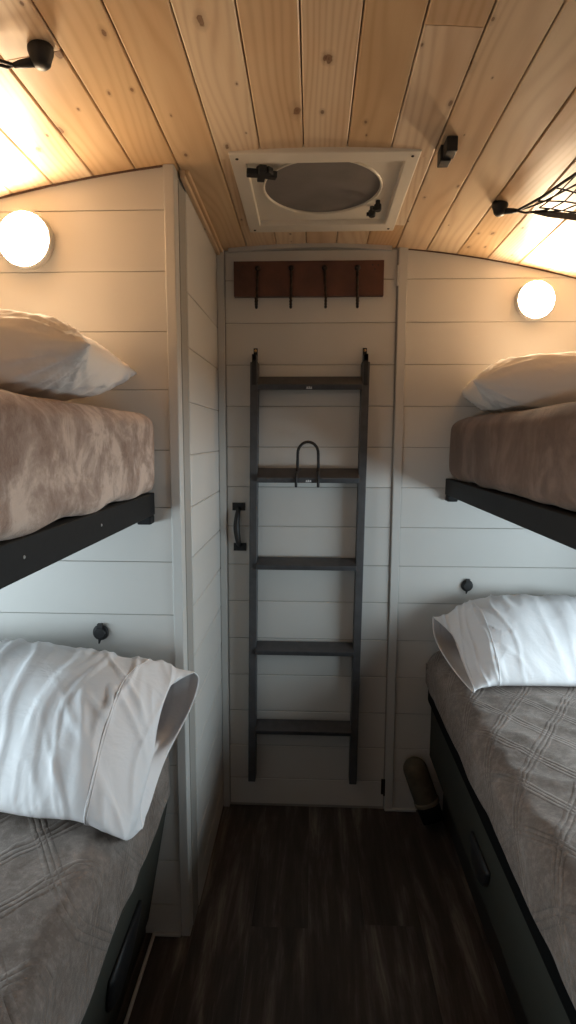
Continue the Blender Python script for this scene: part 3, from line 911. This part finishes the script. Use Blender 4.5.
# ------------------------------------------------------------------ pillows
def cushion(cx, cy, cz, ax, ay, th, rotz, tilt, label, seed):
    """closed pillow with pinched corners"""
    bm = bmesh.new(); N_ = 70
    mt = Matrix.Translation((cx, cy, cz)) @ Matrix.Rotation(rotz, 4, 'Z') @ Matrix.Rotation(tilt[0], 4, 'X') @ Matrix.Rotation(tilt[1], 4, 'Y')
    def P(u, v, s):
        ex = 1 - 0.07 * (1 - v * v) ** 1.0
        ey = 1 - 0.09 * (1 - u * u) ** 1.0
        x = u * ax * (1 - 0.10 * (1 - abs(v)) * 0) * (1 - 0.10 * (1 - v ** 2) * (abs(u) ** 3))
        y = v * ay * (1 - 0.10 * (1 - u ** 2) * (abs(v) ** 3))
        f = max(0, (1 - u ** 4)) ** 0.55 * max(0, (1 - v ** 4)) ** 0.55
        z = s * th * f
        # pleats radiating from the corners
        for a, b in ((-1, -1), (1, -1), (-1, 1), (1, 1)):
            du, dv = (u - a) * ax, (v - b) * ay
            r = math.hypot(du, dv); ang = math.atan2(dv, du)
            wgt = math.exp(-(r / 0.17) ** 2) * min(1, r / 0.03) 
            z += s * 0.0045 * wgt * math.sin(ang * 26 + seed + a * 2 + b)
        z += s * f * 0.010 * noise.noise(Vector((u * 3 + seed, v * 7, s)))
        z += s * f * 0.004 * noise.noise(Vector((u * 9 + seed, v * 16, s)))
        return mt @ Vector((x, y, z))
    g = {}
    for s in (1, -1):
        for i in range(N_ + 1):
            for j in range(N_ + 1):
                edge = i in (0, N_) or j in (0, N_)
                if s == -1 and edge: g[(s, i, j)] = g[(1, i, j)]; continue
                u = math.sin((-1 + 2 * i / N_) * math.pi / 2) * 0.35 + (-1 + 2 * i / N_) * 0.65
                v = math.sin((-1 + 2 * j / N_) * math.pi / 2) * 0.35 + (-1 + 2 * j / N_) * 0.65
                g[(s, i, j)] = bm.verts.new(P(u, v, s))
        for i in range(N_):
            for j in range(N_):
                bm.faces.new([g[(s, i, j)], g[(s, i+1, j)], g[(s, i+1, j+1)], g[(s, i, j+1)]])
    o = obj('pillow', bm, M['sateen'], smooth=True)
    return tag(o, label, 'pillow', 'pillows on the bunks')
cushion(-0.715, 1.065, 1.424, 0.345, 0.205, 0.074, math.radians(7), (0, 0), 'white sateen pillow lying on the upper left bunk', 1.0)
cushion(0.765, 1.63, 1.424, 0.335, 0.195, 0.080, math.radians(-9), (0, 0), 'white sateen pillow lying on the upper right bunk', 5.0)

def loft(rings, nu, nv, wr, seed, hem_at, name, label, hem_sx):
    """pillowcase lofted through control rings (8 points each); first ring is capped, last stays open"""
    cols = []
    R_ = [spline(r, nv, close=True) for r in rings]
    m = len(R_[0])
    for k in range(m): cols.append(spline([r[k] for r in R_], nu))
    n = len(cols[0])
    cen = [sum((cols[k][i] for k in range(m)), Vector()) / m for i in range(n)]
    bm = bmesh.new(); V = []; lens = 0
    P_ = [[cols[k][i].copy() for k in range(m)] for i in range(n)]
    for i in range(n):
        for k in range(m):
            p = cols[k][i]; a = cols[k][min(n-1, i+1)] - cols[k][max(0, i-1)]; b = cols[(k+1) % m][i] - cols[k-1][i]
            nn = a.cross(b)
            if nn.length < 1e-9: continue
            nn.normalize()
            if nn.dot(p - cen[i]) < 0: nn = -nn
            up = max(0.0, nn.z * 0.5 + 0.5)
            w1 = noise.noise(Vector((p.x * 13 + seed, p.y * 3.2 + p.x * 2, p.z * 3)))
            w2 = noise.noise(Vector((p.x * 30 + seed, p.y * 9, p.z * 8)))
            w3 = noise.noise(Vector((p.x * 5 + seed, p.y * 5, p.z * 5 + 7)))
            rid = (1 - abs(w1) * 2.2)
            rid = rid ** 2 if rid > 0 else 0
            # long creases running up from the front edge, and a few diagonal pulls near the hem
            w4 = noise.noise(Vector((p.x * 22 + 1.5 * w3 + seed, p.y * 2.2, 2)))
            cr1 = max(0.0, 1 - abs(w4) * 4.5) ** 1.5
            w5 = noise.noise(Vector(((p.x + p.y * 0.8) * 17, (p.x - p.y) * 4, seed + 5)))
            cr2 = max(0.0, 1 - abs(w5) * 5.0) ** 1.5
            near = math.exp(-((i - hem_at) / (n * 0.13)) ** 2)
            P_[i][k] = p + nn * (wr * (0.5 * rid - 0.4 + 0.3 * w2 + 0.8 * w3 + 0.55 * cr1 + 0.9 * cr2 * near)) * up
    for i in range(n): V.append([bm.verts.new(P_[i][k]) for k in range(m)])
    for i in range(n - 1):
        for k in range(m):
            k2 = (k + 1) % m
            bm.faces.new((V[i][k], V[i][k2], V[i+1][k2], V[i+1][k]))
    bm.faces.new(V[0])
    o = obj(name, bm, M['cotton'], smooth=True)
    s = o.modifiers.new('thick', 'SOLIDIFY'); s.thickness = 0.0022; s.offset = -1
    tag(o, label, 'pillow', 'pillows on the bunks')
    # stitched hem line
    bm = bmesh.new()
    i = hem_at
    c = cen[i]
    def ringpt(ii, k):
        p = P_[ii][k]; return p + (p - cen[ii]).normalized() * 0.0006
    tube(bm, [ringpt(i, k) for k in range(m)], 0.0014, 5, close=True)
    tube(bm, [ringpt(i + 1, k) for k in range(m)], 0.0007, 5, close=True)
    obj('hem_seam', bm, M['cotton'], o, smooth=True)
    # rolled rim of the open end
    bm = bmesh.new()
    tube(bm, [P_[n-1][k] for k in range(m)], 0.0016, 5, close=True)
    obj('open_rim', bm, M['cotton'], o, smooth=True)
    return o

def body(x, y0, y1, zb, zt, s=1.0, dz=0):
    """one ring: rear, rear-top, top, front-top, front, front-bottom, bottom, rear-bottom"""
    d = y1 - y0; h = zt - zb
    c = ((y0 + y1) / 2, (zb + zt) / 2)
    pts = [(y1, zb + .62*h), (y1 - .13*d, zb + .97*h), (y0 + .55*d, zt), (y0 + .17*d, zb + .60*h), (y0, zb + .18*h), (y0 + .12*d, zb), (y0 + .5*d, zb), (y1 - .12*d, zb + .08*h)]
    return [(x, c[0] + (y - c[0]) * s, zb + (z - zb) * s + dz) for y, z in pts]
zb = 0.592
ringsL = [body(-1.03, .95, 1.285, zb, .70, .8), body(-0.96, .94, 1.292, zb, .765), body(-0.80, .935, 1.295, zb, .812), body(-0.62, .930, 1.295, zb, .815),
          body(-0.50, .912, 1.295, zb, .800), [(x_ + (0.022 if k_ in (0, 1, 7) else 0), y_, z_) for k_, (x_, y_, z_) in enumerate(body(-0.405, .905, 1.293, zb, .775))],
          [(-.345, 1.292, .70), (-.345, 1.262, .758), (-.340, 1.14, .728), (-.335, 1.02, .640), (-.335, .925, .580), (-.342, .95, .570), (-.349, 1.10, .603), (-.342, 1.24, .615)],
          [(-.300, 1.288, .71), (-.305, 1.258, .742), (-.318, 1.16, .705), (-.322, 1.05, .610), (-.328, .965, .545), (-.340, .985, .545), (-.343, 1.11, .59), (-.305, 1.24, .622)],
          [(-.264, 1.280, .715), (-.290, 1.255, .730), (-.348, 1.185, .700), (-.352, 1.105, .615), (-.328, 1.015, .530), (-.326, 1.045, .530), (-.312, 1.145, .590), (-.276, 1.240, .660)]]
loft(ringsL, 20, 20, 0.0088, 4.0, 20 * 5 + 3, 'pillow', 'large rumpled white pillow with open pillowcase end on the lower left bed', 1)
zb = 0.608
ringsR = [body(1.03, 1.52, 1.822, zb, .71, .8), body(0.96, 1.49, 1.828, zb, .765), body(0.82, 1.482, 1.830, zb, .79), body(0.68, 1.482, 1.830, zb, .793),
          body(0.56, 1.48, 1.828, zb, .785), body(0.50, 1.478, 1.825, zb, .765),
          [(.455, 1.815, .70), (.455, 1.785, .745), (.46, 1.68, .735), (.462, 1.56, .68), (.465, 1.474, .63), (.46, 1.52, .607), (.455, 1.66, .612), (.45, 1.78, .63)],
          [(.415, 1.80, .705), (.42, 1.77, .725), (.437, 1.68, .712), (.44, 1.57, .665), (.443, 1.47, .622), (.435, 1.53, .606), (.425, 1.66, .612), (.41, 1.76, .638)],
          [(.382, 1.79, .708), (.388, 1.765, .712), (.418, 1.68, .690), (.425, 1.58, .648), (.428, 1.468, .612), (.418, 1.53, .606), (.400, 1.66, .618), (.383, 1.755, .655)]]
ringsR = [[(p_[0] + (0.011 if r_ > 5 else 0.0), p_[1], p_[2]) for p_ in ring_] for r_, ring_ in enumerate(ringsR)]
loft(ringsR, 20, 20, 0.0078, 9.0, 20 * 4 + 16, 'pillow', 'white pillow with open pillowcase end on the lower right bed', -1)

# ------------------------------------------------------------------ rolled pad in the back corner
t = thing('rolled_pad', 'dark khaki rolled pad standing on end between the door and the right bench', 'roll', (0.386, 1.79, 0.0))
bm = bmesh.new()
a = Vector((0.390, 1.775, 0.085)); b = Vector((0.353, 1.792, 0.186))
pts = [a.lerp(b, k / 10) for k in range(11)]
dr = (b - a).normalized()
pts += [b + dr * 0.038 * math.sin(k * math.pi / 12) for k in range(1, 6)]
rr = [0.040] * 11 + [0.040 * math.cos(k * math.pi / 12) for k in range(1, 6)]
tube(bm, pts, rr, 24)
obj('roll', bm, M['khaki'], t, smooth=True)
bm = bmesh.new()
tube(bm, [a - dr * 0.012, a - dr * 0.008, a + dr * 0.002, a + dr * 0.006], [0.039, 0.042, 0.0425, 0.041], 24)
o = obj('cuff', bm, M['khaki2'], t, smooth=True); o['label'] = 'paler khaki end cuff'
bm = bmesh.new()
e_ = Vector((0.408, 1.735, 0.036))
tube(bm, [a - dr * 0.010, (a - dr * 0.012).lerp(e_, 0.5), e_], [0.038, 0.037, 0.034], 24)
o = obj('lower_end', bm, M['case'], t, smooth=True); o['label'] = 'black lower end'
